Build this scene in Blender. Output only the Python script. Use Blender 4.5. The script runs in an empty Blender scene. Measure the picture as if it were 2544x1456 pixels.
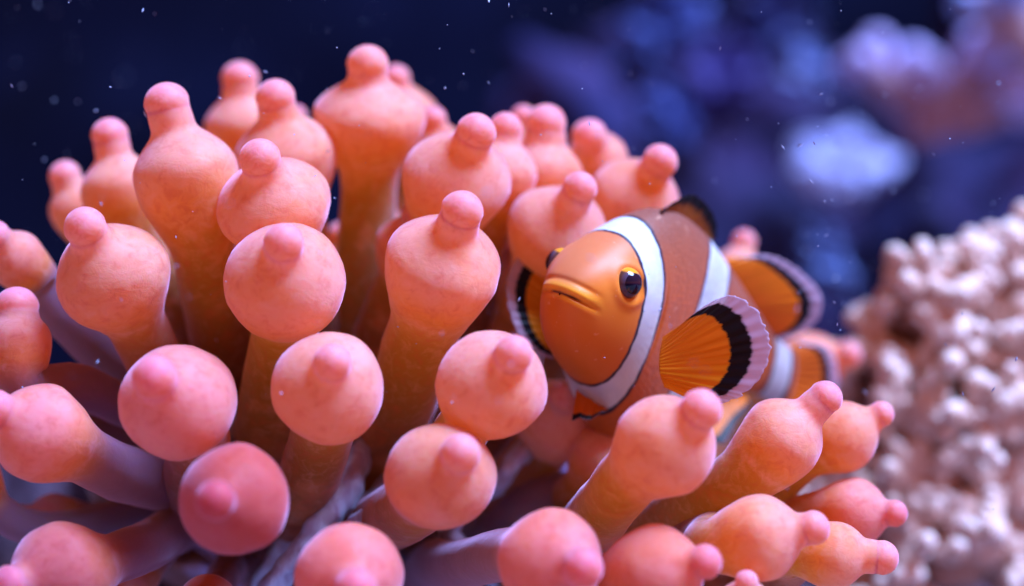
import bpy, math, random
import numpy as np
from mathutils import Vector, Matrix, noise

# ------------------------------------------------------------------ scene, camera, light
sc = bpy.context.scene
col = sc.collection
U = 0.01            # everything below is worked out in centimetres
ZC = 18.0           # height of the lens above the tank floor, cm
CAMY = -36.0
KP = 18.5 / 2544    # cm per photograph pixel in the focal plane

cam_d = bpy.data.cameras.new("camera")
cam = bpy.data.objects.new("camera", cam_d); col.objects.link(cam)
cam.location = (0, CAMY * U, ZC * U)
cam.rotation_euler = (math.radians(90), 0, 0)
cam_d.sensor_width = 36; cam_d.lens = 36 * 36 / 18.5
cam_d.clip_start = 0.005; cam_d.clip_end = 20
cam_d.dof.use_dof = True
cam_d.dof.focus_distance = 35.0 * U
cam_d.dof.aperture_fstop = 5.3
sc.camera = cam

SUN_DIR = Vector((0.46, -0.17, 0.87)).normalized()     # towards the lamp over the tank
world = bpy.data.worlds.new("World"); sc.world = world; world.use_nodes = True
wn = world.node_tree.nodes; wl = world.node_tree.links
bg = wn["Background"]
sky = wn.new("ShaderNodeTexSky"); sky.sky_type = 'NISHITA'; sky.sun_disc = False
sky.sun_elevation = math.asin(SUN_DIR.z); sky.sun_rotation = math.atan2(SUN_DIR.x, SUN_DIR.y)
wm = wn.new("ShaderNodeMix"); wm.data_type = 'RGBA'; wm.blend_type = 'MULTIPLY'
wm.inputs[0].default_value = 1.0
wm.inputs[7].default_value = (1.0, 0.20, 0.03, 1)        # orange fill added to the sky, stands in for the flesh's fluorescent glow
wl.new(sky.outputs[0], wm.inputs[6]); wl.new(wm.outputs[2], bg.inputs[0])
bg.inputs[1].default_value = 0.072
sun_d = bpy.data.lights.new("sun", 'SUN'); sun = bpy.data.objects.new("sun", sun_d); col.objects.link(sun)
sun_d.energy = 5.0; sun_d.angle = math.radians(28); sun_d.color = (0.36, 0.56, 1.0)
sun.location = (0.3, -0.3, 1.0)
sun.rotation_euler = SUN_DIR.to_track_quat('Z', 'Y').to_euler()

sc.view_settings.view_transform = 'Standard'; sc.view_settings.look = 'None'
sc.view_settings.gamma = 1; sc.view_settings.exposure = 1.48
sc.view_settings.use_curve_mapping = False
sc.render.engine = 'CYCLES'
sc.cycles.use_denoising = True
sc.cycles.max_bounces = 6; sc.cycles.transparent_max_bounces = 8

# ------------------------------------------------------------------ helpers
rng = np.random.default_rng(7)
random.seed(7)
def P(px, py, y):
    """point (cm) that stands at depth y behind the focal plane"""
    k = KP * (y - CAMY) / 36.0
    return np.array([(px - 1272) * k, y, (728 - py) * k + ZC])
def cmpx(n, y): return n * KP * (y - CAMY) / 36.0

def tag(o, label=None, cat=None, group=None, kind=None):
    if label: o["label"] = label
    if cat: o["category"] = cat
    if group: o["group"] = group
    if kind: o["kind"] = kind
    return o
def empty(name, p):
    o = bpy.data.objects.new(name, None); col.objects.link(o)
    o.location = [c * U for c in p]; o.empty_display_size = 0.01
    return o
def mesh_obj(name, V, F, m, parent=None, origin=None, attrs=None, smooth=True):
    """one mesh object; V in cm, in the world (parents are unrotated Empties or parts)"""
    V = np.asarray(V, float)
    o3 = np.array(origin if origin is not None else V.mean(0), float)
    me = bpy.data.meshes.new(name)
    me.from_pydata(((V - o3) * U).tolist(), [], F if isinstance(F, list) else F.tolist())
    if smooth: me.polygons.foreach_set("use_smooth", [True] * len(me.polygons))
    for k, a in (attrs or {}).items():
        at = me.attributes.new(k, 'FLOAT', 'POINT'); at.data.foreach_set("value", np.asarray(a, np.float32))
    me.update()
    if m: me.materials.append(m)
    ob = bpy.data.objects.new(name, me); col.objects.link(ob)
    base = np.zeros(3)
    if parent is not None:
        ob.parent = parent; base = ABS[parent.name]
    ABS[ob.name] = o3
    ob.location = ((o3 - base) * U).tolist()
    return ob
ABS = {}
def thing(name, p, label, cat, group=None):
    e = empty(name, p); ABS[e.name] = np.array(p, float)
    return tag(e, label, cat, group)
def grid_faces(nr, ns, wrap=True):
    i = np.arange(nr - 1)[:, None]; j = np.arange(ns if wrap else ns - 1)[None, :]
    j2 = (j + 1) % ns
    return np.stack([i * ns + j, i * ns + j2, (i + 1) * ns + j2, (i + 1) * ns + j], -1).reshape(-1, 4)
def fbm(v, sc_, seed=0.0, octv=3):
    return noise.fractal(Vector((v[0] * sc_ + seed, v[1] * sc_ + seed * 1.7, v[2] * sc_ - seed)), 0.6, 2.0, octv)

# ------------------------------------------------------------------ materials
class Mat:
    def __init__(s, name):
        s.m = bpy.data.materials.new(name); s.m.use_nodes = True
        s.n = s.m.node_tree.nodes; s.l = s.m.node_tree.links
        s.b = s.n["Principled BSDF"]
    def node(s, t, **kw):
        x = s.n.new(t)
        for k, v in kw.items(): setattr(x, k, v)
        return x
    def attr(s, name): return s.node("ShaderNodeAttribute", attribute_name=name).outputs["Fac"]
    def ramp(s, fac, stops, mode='LINEAR'):
        r = s.node("ShaderNodeValToRGB"); r.color_ramp.interpolation = mode
        e = r.color_ramp.elements
        while len(e) < len(stops): e.new(0.5)
        for q, (p, c) in zip(e, stops): q.position = p; q.color = (*c, 1)
        s.l.new(fac, r.inputs[0]); return r.outputs[0]
    def math(s, op, a, b=None, c=None):
        x = s.node("ShaderNodeMath", operation=op)
        for i, v in enumerate((a, b, c)):
            if v is None: continue
            if isinstance(v, (int, float)): x.inputs[i].default_value = v
            else: s.l.new(v, x.inputs[i])
        return x.outputs[0]
    def maprange(s, v, a, b, c=0., d=1., smooth=False):
        x = s.node("ShaderNodeMapRange"); x.interpolation_type = 'SMOOTHSTEP' if smooth else 'LINEAR'
        s.l.new(v, x.inputs[0])
        for i, q in enumerate((a, b, c, d)): x.inputs[i + 1].default_value = q
        return x.outputs[0]
    def noise(s, scale, detail=3, rough=.55, dist=0., vec=None, stretch=None):
        t = s.node("ShaderNodeTexNoise"); t.inputs["Scale"].default_value = scale
        t.inputs["Detail"].default_value = detail; t.inputs["Roughness"].default_value = rough
        t.inputs["Distortion"].default_value = dist
        if vec is None: vec = s.node("ShaderNodeTexCoord").outputs["Object"]
        if stretch:
            mp = s.node("ShaderNodeMapping"); mp.inputs["Scale"].default_value = stretch
            s.l.new(vec, mp.inputs[0]); vec = mp.outputs[0]
        s.l.new(vec, t.inputs["Vector"]); return t.outputs["Fac"]
    def mix(s, fac, a, b, blend='MIX'):
        x = s.node("ShaderNodeMix", data_type='RGBA', blend_type=blend)
        for i, v in ((0, fac), (6, a), (7, b)):
            if isinstance(v, (int, float)): x.inputs[i].default_value = v
            elif isinstance(v, tuple): x.inputs[i].default_value = (*v, 1)
            else: s.l.new(v, x.inputs[i])
        return x.outputs[2]
    def color(s, c):
        if isinstance(c, tuple): s.b.inputs["Base Color"].default_value = (*c, 1)
        else: s.l.new(c, s.b.inputs["Base Color"])
    def bump(s, h, strength, dist):
        x = s.node("ShaderNodeBump"); x.inputs["Strength"].default_value = strength
        x.inputs["Distance"].default_value = dist
        s.l.new(h, x.inputs["Height"]); s.l.new(x.outputs[0], s.b.inputs["Normal"])
    def set(s, **kw):
        for k, v in kw.items():
            s.b.inputs[k.replace("_", " ")].default_value = v
        return s

def tentacle_material():
    M = Mat("anemone_flesh")
    u = M.attr("along")
    n1 = M.noise(130, 3, .6); n2 = M.noise(420, 4, .65, .6)
    uu = M.math('ADD', u, M.math('MULTIPLY', M.math('SUBTRACT', n1, .5), .22))
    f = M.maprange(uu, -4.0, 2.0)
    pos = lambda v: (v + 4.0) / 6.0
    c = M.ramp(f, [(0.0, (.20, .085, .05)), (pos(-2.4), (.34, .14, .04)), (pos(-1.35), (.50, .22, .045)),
                   (pos(-.85), (.70, .26, .05)), (pos(-.5), (.93, .34, .10)), (pos(.1), (.95, .43, .34)),  # orange bulb underside and pink tip also paint in glow and top light
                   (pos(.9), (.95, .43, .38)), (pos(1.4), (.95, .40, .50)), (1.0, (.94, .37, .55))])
    # pale collar where the bulb meets the stalk
    band = M.math('MULTIPLY', M.maprange(M.math('ABSOLUTE', M.math('ADD', uu, .86)), .0, .16, 1., 0., True),
                  M.maprange(n2, .35, .62))
    c = M.mix(M.math('MULTIPLY', band, .6), c, (.92, .50, .42))
    patch = M.noise(75, 3, .6, .5)
    c = M.mix(M.math('MULTIPLY', M.maprange(patch, .48, .66, smooth=True), .55), c, (.95, .34, .17))
    c = M.mix(M.math('MULTIPLY', M.maprange(patch, .46, .30, smooth=True), M.maprange(u, -.6, .2, 0., .40)), c, (.93, .54, .58))
    # fine freckles
    c = M.mix(M.math('MULTIPLY', M.maprange(n2, .50, .68), .40), c, (1.0, .56, .48))
    c = M.mix(M.math('MULTIPLY', M.maprange(n2, .48, .30), .45), c, (.72, .16, .11))
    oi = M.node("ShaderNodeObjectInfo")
    c = M.mix(M.math('MULTIPLY', oi.outputs['Alpha'], M.maprange(u, -.75, -1.5)), c, (.33, .22, .36))  # mauve painted in for the blue light on these stalks
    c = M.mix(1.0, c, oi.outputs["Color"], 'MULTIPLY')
    M.color(c)
    M.set(Roughness=.46, IOR=1.36, Specular_IOR_Level=.22)
    M.b.inputs["Subsurface Weight"].default_value = .75
    M.b.inputs["Subsurface Radius"].default_value = (1.0, .24, .06)
    M.b.inputs["Subsurface Scale"].default_value = .0050
    M.l.new(M.maprange(u, -1.5, -.6, 1.0, .95), M.b.inputs["Sheen Weight"])
    M.b.inputs["Sheen Roughness"].default_value = .42
    M.b.inputs["Sheen Tint"].default_value = (.85, .62, 1.0, 1)
    wr = M.noise(260, 4, .6, .8, stretch=(1, 1, 1.6))
    M.bump(M.math('ADD', wr, M.math('MULTIPLY', n2, .5)), .30, .0006)
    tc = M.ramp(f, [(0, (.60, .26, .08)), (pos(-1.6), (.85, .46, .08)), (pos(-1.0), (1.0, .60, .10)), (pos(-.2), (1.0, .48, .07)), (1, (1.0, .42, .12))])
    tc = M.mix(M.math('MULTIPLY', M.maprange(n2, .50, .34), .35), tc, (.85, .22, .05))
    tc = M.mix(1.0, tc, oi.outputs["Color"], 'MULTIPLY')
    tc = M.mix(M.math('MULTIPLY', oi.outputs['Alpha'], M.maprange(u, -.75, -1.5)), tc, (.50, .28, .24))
    tr = M.node("ShaderNodeBsdfTranslucent"); M.l.new(tc, tr.inputs[0])
    mx = M.node("ShaderNodeMixShader"); M.l.new(M.maprange(u, -1.6, -.9, .46, .40), mx.inputs[0])
    M.l.new(M.b.outputs[0], mx.inputs[1]); M.l.new(tr.outputs[0], mx.inputs[2])
    M.l.new(mx.outputs[0], M.n["Material Output"].inputs[0])
    return M.m
FLESH = tentacle_material()

def disc_material():
    M = Mat("oral_disc_skin")
    r = M.attr("radial"); a = M.attr("angle")
    cv = M.node("ShaderNodeCombineXYZ"); M.l.new(M.math('MULTIPLY', a, 26.), cv.inputs[0]); M.l.new(M.math('MULTIPLY', r, 3.), cv.inputs[1])
    st = M.noise(1.0, 4, .6, .6, vec=cv.outputs[0])
    n = M.noise(60, 3)
    c = M.mix(M.maprange(st, .42, .60, smooth=True), (.16, .07, .075), (.34, .30, .62))
    c = M.mix(M.maprange(n, .45, .7), c, (.20, .075, .045))
    M.color(c); M.set(Roughness=.5, Specular_IOR_Level=.25)
    M.b.inputs["Subsurface Weight"].default_value = .4
    M.b.inputs["Subsurface Radius"].default_value = (1, .5, .5); M.b.inputs["Subsurface Scale"].default_value = .003
    M.b.inputs["Sheen Weight"].default_value = .5; M.b.inputs["Sheen Tint"].default_value = (.5, .6, 1, 1)
    M.bump(st, .5, .0015)
    return M.m

def rock_material(name, c1, c2, c3, sc_=60):
    M = Mat(name)
    n = M.noise(sc_, 5, .62); n2 = M.noise(sc_ * .22, 3, .5)
    c = M.mix(M.maprange(n2, .40, .62), c1, c2); c = M.mix(M.maprange(n, .50, .66), c, c3)
    M.color(c); M.set(Roughness=.85, Specular_IOR_Level=.15); M.bump(n, .7, .003)
    return M.m

# ------------------------------------------------------------------ setting: tank floor, back wall, rockwork
def floor_sheet():
    n = 90
    xs = np.linspace(-130, 130, n); ys = np.linspace(-50, 96, n)
    V = np.array([[x, y, .5 * fbm((x, y, 0), .09, 3.1)] for x in xs for y in ys])
    F = grid_faces(n, n, False)[:, ::-1]
    M = Mat("coral_sand"); nn = M.noise(900, 3, .7)
    M.color(M.ramp(nn, [(.3, (.10, .09, .12)), (.7, (.30, .28, .33))])); M.set(Roughness=.9, Specular_IOR_Level=.1); M.bump(nn, .6, .001)
    tag(mesh_obj("sand_floor", V, F, M.m), "dim grey coral sand covering the tank floor", kind="structure")
floor_sheet()

def back_wall():
    nx, nz = 60, 40
    V = []
    for i in range(nx):
        for k in range(nz):
            x = -130 + 260 * i / (nx - 1); z = -4 + 96 * k / (nz - 1)
            V.append([x, 92 + 1.2 * fbm((x, 0, z), .05, 5.), z])
    F = grid_faces(nx, nz, False)
    M = Mat("algae_dark_panel")
    n = M.noise(5, 4, .6); n2 = M.noise(22, 3, .5)
    c = M.ramp(n, [(.35, (.003, .0045, .016)), (.62, (.0045, .009, .042))])
    c = M.mix(M.math('MULTIPLY', M.maprange(n2, .55, .75), .5), c, (.012, .020, .09))
    M.color(c); M.set(Roughness=.8, Specular_IOR_Level=.05)
    tag(mesh_obj("back_wall", V, F, M.m), "dark navy rear panel of the tank with algae film", kind="structure")
back_wall()

def lump(name, c, rad, m, seed, amp=.28, sc_=.35, label=None, cat="rock", n=40, kind=None):
    nr, ns = n, n * 2
    th = np.linspace(0, math.pi, nr); ph = np.linspace(0, 2 * math.pi, ns, endpoint=False)
    V = []
    for t in th:
        for p in ph:
            d = np.array([math.sin(t) * math.cos(p), math.sin(t) * math.sin(p), math.cos(t)])
            q = d * rad
            k = 1 + amp * fbm(q + c, sc_, seed, 4)
            V.append(c + q * k)
    o = mesh_obj(name, V, grid_faces(nr, ns)[:, ::-1], m, origin=(c[0], c[1], max(0, c[2] - rad[2])))
    return tag(o, label, cat if kind is None else None, None, kind)
ROCK = rock_material("reef_rock_dark", (.055, .03, .045), (.035, .025, .06), (.09, .05, .075))
ROCKB = rock_material("reef_rock_haze_blue", (.010, .009, .045), (.020, .019, .10), (.045, .030, .12), 24)  # blue water haze put into the rock colour
lump("reef_rock", np.array([-3.0, 8.5, 6.0]), np.array([11, 5.5, 8.0]), ROCK, 1.3, label="dark purple brown rock under the anemone stalks at lower left")
lump("reef_rock", np.array([-12.5, 10.0, 7.5]), np.array([6, 4.0, 7.6]), ROCK, 6.1, label="dark rock at the left edge behind the mauve stalks")
lump("reef_rock", np.array([12.0, 15.0, 4.5]), np.array([8, 5.0, 6.5]), ROCK, 4.3, label="dark rock under the beige knobby coral at lower right")
lump("reef_rock", np.array([17, 50, 13]), np.array([19, 9, 15]), ROCKB, 7.7, amp=.45, sc_=.13, label="far blurred rock slope, tinted with blue haze, behind the white rosette coral")
lump("reef_rock", np.array([36, 60, 26]), np.array([15, 9, 26]), ROCKB, 9.1, amp=.45, sc_=.12, label="tall rock stack, tinted with dark blue haze, behind the lavender branching coral")

# ------------------------------------------------------------------ sea anemone
ANEM = thing("sea_anemone", P(880, 1900, 6.5), "bubble tip anemone with pink orange bulbs on golden brown stalks, filling left and centre", "anemone")

def catmull(pts, n):
    pts = [np.array(p, float) for p in pts]
    pts = [2 * pts[0] - pts[1]] + pts + [2 * pts[-1] - pts[-2]]
    out = []
    for i in range(1, len(pts) - 2):
        p0, p1, p2, p3 = pts[i - 1:i + 3]
        for t in np.linspace(0, 1, n, endpoint=False):
            out.append(.5 * ((2 * p1) + (-p0 + p2) * t + (2 * p0 - 5 * p1 + 4 * p2 - p3) * t * t + (-p0 + 3 * p1 - 3 * p2 + p3) * t ** 3))
    out.append(pts[-2])
    return np.array(out)

TIPS = True
DISC_C = P(950, 1140, 6.2); DISC_N = np.array([.05, -.80, .60]); DISC_N /= np.linalg.norm(DISC_N)
def tentacle(cx, cy, R, tx, ty, rt, y, path, lt=1.13, lb=1.05, ltop=.92, rs=.52, rbase=.66, side=1, nfil=3.4, tint=(1, 1, 1), mauve=0., sh=1.6, seed=None, label=None, ns=44):
    """bulb centre and radius, tip centre and radius (photograph pixels at depth y), stalk path of (px, py, depth) from the disc up"""
    C = P(cx, cy, y); Rc = cmpx(R, y); rtc = cmpx(rt, y) / Rc
    kx = KP * (y - CAMY) / 36
    dx, dz = (tx - cx) * kx, -(ty - cy) * kx
    Lt = lt * Rc; pl = math.hypot(dx, dz)
    Lt = max(Lt, pl * 1.01)
    a = np.array([dx, -side * math.sqrt(max(0, Lt * Lt - pl * pl)), dz]); a /= np.linalg.norm(a)
    ut = Lt / Rc
    seed = seed if seed is not None else cx * .013 + cy * .031
    base_pts = [P(*p) for p in path]
    base_pts = [base_pts[0] + DISC_N * -1.6 + (DISC_C - base_pts[0]) * .18] + base_pts
    pre = C - a * Rc * 1.55
    while len(base_pts) > 2 and np.linalg.norm(base_pts[-1] - pre) < 1.1 * Rc: base_pts.pop()
    pts = base_pts + [C - a * Rc * 1.55, C - a * Rc * .75]
    cur = catmull(pts, 24)
    for _ in range(25): cur[1:-1] = cur[1:-1] * .5 + (cur[:-2] + cur[2:]) * .25
    # arc length of the stalk, then straight through bulb and tip
    seg = np.linalg.norm(np.diff(cur, axis=0), axis=1); s = np.concatenate([[0], np.cumsum(seg)])
    u_st = (s - s[-1]) / Rc - .75
    us = list(np.linspace(u_st[0], -1.5, 26, endpoint=False))
    us += list(np.linspace(-1.5, .55, 34, endpoint=False)) + list(np.linspace(.55, ut, 16, endpoint=False))
    tt = np.linspace(0, math.pi / 2, 12)
    us += list(ut + rtc * np.sin(tt) * .999)
    us = np.array(us)
    def centre(u):
        if u >= -.75: return C + a * Rc * u
        return np.array([np.interp(u, u_st, cur[:, k]) for k in range(3)])
    Cn = np.array([centre(u) for u in us])
    du = np.gradient(us); raw_c = Cn.copy()
    for i in range(1, len(us)):                   # no kink where the stalk runs into the bulb
        sg = .55 * min(1, max(0, (.35 - us[i]) / .6)) * min(1, (us[i] - us[0]) / 1.2)
        if sg > .02:
            w = np.exp(-.5 * ((us - us[i]) / sg) ** 2) * du; Cn[i] = (raw_c * w[:, None]).sum(0) / w.sum()
    def rad(u):
        g = np.arange(u_st[0], ut + rtc, .012)
        f = np.clip((g - u_st[0]) / (-1.0 - u_st[0]), 0, 1)
        stalk = rbase + (rs - rbase) * f
        low = stalk + (1 - stalk) * (.5 + .5 * np.cos(math.pi * np.clip(-g / (lb * 1.32), 0, 1))) ** .9
        c = np.clip((1.75 - sh) / 1.15, .04, .62)          # round dome or drawn-out shoulder below the knob
        dome = (1 - c) * np.sqrt(np.clip(1 - (g / (ltop * 1.05)) ** 2, 0, 1)) + c * (.5 + .5 * np.cos(math.pi * np.clip(g / (.96 * ut), 0, 1)))
        raw = np.where(g < 0, low, np.maximum(dome, rtc * (.96 - .04 * np.cos(math.pi * np.clip((ut - g) / .3, 0, 1)))))
        raw[g > ut - .02] = rtc
        w = np.exp(-.5 * (np.arange(-30, 31) * .012 / .070) ** 2); w /= w.sum()
        sm = np.convolve(np.pad(raw, 30, mode='edge'), w, mode='valid')
        body = np.interp(u, g, sm)
        return np.where(u > ut, np.sqrt(np.clip(rtc ** 2 - (u - ut) ** 2, 0, None)), body)
    r = rad(us) * Rc; r[-1] = 1e-4
    T = np.gradient(Cn, axis=0); T /= np.linalg.norm(T, axis=1)[:, None]
    N = np.cross(T[0], [.3, .2, 1.]); N /= np.linalg.norm(N)
    th = np.linspace(0, 2 * math.pi, ns, endpoint=False)
    V = np.empty((len(us), ns, 3))
    for i in range(len(us)):
        N = N - T[i] * N.dot(T[i]); N /= np.linalg.norm(N); B = np.cross(T[i], N)
        V[i] = Cn[i] + r[i] * (np.cos(th)[:, None] * N + np.sin(th)[:, None] * B)
    # soft irregular swelling
    for i in range(len(us)):
        for j in range(ns):
            p = V[i, j]; d = p - Cn[i]
            k = .085 * noise.noise(Vector(p * (.9 / max(Rc, .4)) + np.array([seed, seed, 0]))) + .022 * noise.noise(Vector(p * 3.1 + np.array([0, seed, seed])))
            V[i, j] = Cn[i] + d * (1 + k)
    icut = int(np.argmax(us >= ut - .30 * rtc))
    al = np.repeat(us, ns)
    nu = len(us)
    def tube(i0, i1, name, parent, closeA=None, closeB=None):
        rows = [V[i] for i in range(i0, i1)]; att = [np.full(ns, us[i]) for i in range(i0, i1)]
        if closeA:    # tuck one row under the neighbour so the surface runs on without a seam
            rows = [Cn[i0 - 1] + (V[i0 - 1] - Cn[i0 - 1]) * .9993] + rows; att = [np.full(ns, us[i0 - 1])] + att
        if closeB:
            rows = rows + [Cn[i1] + (V[i1] - Cn[i1]) * .9993]; att = att + [np.full(ns, us[i1])]
        o = mesh_obj(name, np.concatenate(rows), grid_faces(len(rows), ns), FLESH, parent, origin=Cn[i0], attrs={"along": np.concatenate(att)})
        o.color = (*tint, mauve)  # tint paints dimmer light on bulbs, mauve paints blue light on stalks
        return o
    if TIPS:
        st = tube(0, icut + 1, "tentacle", ANEM, closeB=True)
        tube(icut, nu, "tip", st, closeA=True)
    else:
        st = tube(0, nu, "tentacle", ANEM)
    if label: st["label"] = label
    return st

D = 3.6   # depth of the oral disc behind the focal plane
T_ = tentacle
# --- back row, against the dark water
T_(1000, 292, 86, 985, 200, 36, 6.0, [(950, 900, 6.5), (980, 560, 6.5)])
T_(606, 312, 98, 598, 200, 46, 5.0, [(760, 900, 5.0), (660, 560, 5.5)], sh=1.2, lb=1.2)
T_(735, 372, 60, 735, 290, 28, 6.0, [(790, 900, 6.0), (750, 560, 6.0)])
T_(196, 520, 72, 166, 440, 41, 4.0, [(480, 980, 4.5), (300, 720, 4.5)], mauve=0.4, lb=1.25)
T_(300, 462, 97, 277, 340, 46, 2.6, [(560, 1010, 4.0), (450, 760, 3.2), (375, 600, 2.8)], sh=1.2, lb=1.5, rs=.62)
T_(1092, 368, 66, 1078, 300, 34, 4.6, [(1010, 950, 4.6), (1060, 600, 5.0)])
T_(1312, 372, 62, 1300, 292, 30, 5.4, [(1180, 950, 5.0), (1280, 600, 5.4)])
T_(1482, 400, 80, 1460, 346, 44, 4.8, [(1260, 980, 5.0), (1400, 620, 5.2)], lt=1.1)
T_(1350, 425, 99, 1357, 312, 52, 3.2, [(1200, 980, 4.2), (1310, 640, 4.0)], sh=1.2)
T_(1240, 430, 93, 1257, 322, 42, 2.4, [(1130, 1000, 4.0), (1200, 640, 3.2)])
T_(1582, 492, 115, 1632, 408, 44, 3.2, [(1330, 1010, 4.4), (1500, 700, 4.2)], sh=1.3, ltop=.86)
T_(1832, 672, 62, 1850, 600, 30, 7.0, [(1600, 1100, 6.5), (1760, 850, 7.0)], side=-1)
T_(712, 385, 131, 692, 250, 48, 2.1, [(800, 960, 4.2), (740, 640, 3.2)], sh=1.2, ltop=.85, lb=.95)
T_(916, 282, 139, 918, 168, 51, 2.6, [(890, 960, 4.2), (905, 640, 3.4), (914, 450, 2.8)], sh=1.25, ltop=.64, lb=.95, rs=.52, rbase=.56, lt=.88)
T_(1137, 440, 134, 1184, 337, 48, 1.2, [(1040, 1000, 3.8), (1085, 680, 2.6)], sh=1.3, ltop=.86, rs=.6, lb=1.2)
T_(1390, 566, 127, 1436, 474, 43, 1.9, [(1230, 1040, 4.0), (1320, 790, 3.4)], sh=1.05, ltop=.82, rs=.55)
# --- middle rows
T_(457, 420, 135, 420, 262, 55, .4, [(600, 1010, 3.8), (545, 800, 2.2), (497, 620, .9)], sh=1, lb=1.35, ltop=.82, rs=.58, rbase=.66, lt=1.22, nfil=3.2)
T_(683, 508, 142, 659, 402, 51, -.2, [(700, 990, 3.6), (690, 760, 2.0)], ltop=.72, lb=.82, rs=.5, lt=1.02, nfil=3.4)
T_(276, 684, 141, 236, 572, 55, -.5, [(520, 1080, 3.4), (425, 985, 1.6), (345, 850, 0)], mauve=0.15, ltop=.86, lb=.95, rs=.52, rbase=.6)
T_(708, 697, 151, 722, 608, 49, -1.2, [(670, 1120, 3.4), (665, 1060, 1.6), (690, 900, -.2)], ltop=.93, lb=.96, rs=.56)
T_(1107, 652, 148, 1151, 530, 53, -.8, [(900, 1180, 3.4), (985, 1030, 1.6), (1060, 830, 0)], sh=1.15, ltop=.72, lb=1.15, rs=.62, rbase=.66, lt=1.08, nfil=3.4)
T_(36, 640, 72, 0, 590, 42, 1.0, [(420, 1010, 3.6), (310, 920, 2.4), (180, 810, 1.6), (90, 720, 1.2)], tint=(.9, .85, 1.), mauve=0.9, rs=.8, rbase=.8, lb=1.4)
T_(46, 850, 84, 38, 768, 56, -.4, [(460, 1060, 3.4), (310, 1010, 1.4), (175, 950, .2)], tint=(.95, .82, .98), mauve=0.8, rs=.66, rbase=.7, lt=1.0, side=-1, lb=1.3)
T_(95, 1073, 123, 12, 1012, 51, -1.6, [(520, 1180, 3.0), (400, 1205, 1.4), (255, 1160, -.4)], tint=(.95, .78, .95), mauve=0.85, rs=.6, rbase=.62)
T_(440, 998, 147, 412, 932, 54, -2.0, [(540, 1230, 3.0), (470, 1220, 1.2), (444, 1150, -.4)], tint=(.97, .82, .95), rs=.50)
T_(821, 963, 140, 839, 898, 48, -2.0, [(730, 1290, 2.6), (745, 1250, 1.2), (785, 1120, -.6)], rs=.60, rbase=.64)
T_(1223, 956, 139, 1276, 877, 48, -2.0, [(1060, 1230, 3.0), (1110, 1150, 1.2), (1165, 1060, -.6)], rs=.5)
T_(1384, 1040, 102, 1400, 985, 38, 2.4, [(1210, 1260, 3.6), (1255, 1215, 3.2), (1310, 1150, 2.8)], mauve=0.2, rs=.75, rbase=.6, lb=1.2, label="tentacle half hidden under the belly of the clownfish")
# --- front rows; tint puts the dimmer light down here into the colour
T_(583, 1241, 138, 559, 1227, 50, -3.2, [(600, 1290, 2.4), (592, 1262, .2)], rs=.5, tint=(.66, .32, .40), label="tentacle bulb facing straight forward, dimmer light painted in as deep red")
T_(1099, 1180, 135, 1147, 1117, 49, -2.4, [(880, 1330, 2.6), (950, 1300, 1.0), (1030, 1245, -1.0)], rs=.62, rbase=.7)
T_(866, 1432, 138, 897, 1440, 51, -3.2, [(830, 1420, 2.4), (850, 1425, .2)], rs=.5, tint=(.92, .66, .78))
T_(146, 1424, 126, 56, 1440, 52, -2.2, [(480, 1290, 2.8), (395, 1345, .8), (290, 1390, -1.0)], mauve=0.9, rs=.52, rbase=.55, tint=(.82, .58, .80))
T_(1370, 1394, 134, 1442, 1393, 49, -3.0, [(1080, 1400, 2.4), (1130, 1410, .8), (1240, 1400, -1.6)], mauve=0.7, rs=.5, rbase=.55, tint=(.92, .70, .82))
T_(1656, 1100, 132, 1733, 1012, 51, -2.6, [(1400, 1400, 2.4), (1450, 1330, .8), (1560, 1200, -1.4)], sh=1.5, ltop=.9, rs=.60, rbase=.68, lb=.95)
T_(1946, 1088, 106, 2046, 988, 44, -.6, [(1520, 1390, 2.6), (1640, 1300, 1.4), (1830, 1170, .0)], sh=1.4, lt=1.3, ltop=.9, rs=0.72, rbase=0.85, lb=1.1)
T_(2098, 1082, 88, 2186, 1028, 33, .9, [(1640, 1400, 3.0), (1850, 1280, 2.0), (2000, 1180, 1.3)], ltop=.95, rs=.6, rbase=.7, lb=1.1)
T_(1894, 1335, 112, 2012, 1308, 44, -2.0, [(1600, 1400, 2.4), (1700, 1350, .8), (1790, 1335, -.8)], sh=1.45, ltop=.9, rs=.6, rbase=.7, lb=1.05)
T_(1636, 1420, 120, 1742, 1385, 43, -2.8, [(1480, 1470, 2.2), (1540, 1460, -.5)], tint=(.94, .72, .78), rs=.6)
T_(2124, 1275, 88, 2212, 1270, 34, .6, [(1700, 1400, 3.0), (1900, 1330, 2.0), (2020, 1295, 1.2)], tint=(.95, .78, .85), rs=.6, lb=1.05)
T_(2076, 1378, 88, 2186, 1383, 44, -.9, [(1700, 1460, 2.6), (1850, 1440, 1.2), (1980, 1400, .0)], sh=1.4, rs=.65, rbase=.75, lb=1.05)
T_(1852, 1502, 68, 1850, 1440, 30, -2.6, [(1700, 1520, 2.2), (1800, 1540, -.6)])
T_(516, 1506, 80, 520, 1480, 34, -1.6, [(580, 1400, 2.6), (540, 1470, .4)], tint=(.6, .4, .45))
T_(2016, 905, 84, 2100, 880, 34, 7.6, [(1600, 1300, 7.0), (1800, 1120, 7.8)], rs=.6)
T_(1600, 1120, 90, 1690, 1030, 34, 2.6, [(1240, 1290, 3.2), (1360, 1225, 2.8), (1490, 1165, 2.6)], mauve=0.6, rs=.55, rbase=.62)
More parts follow.
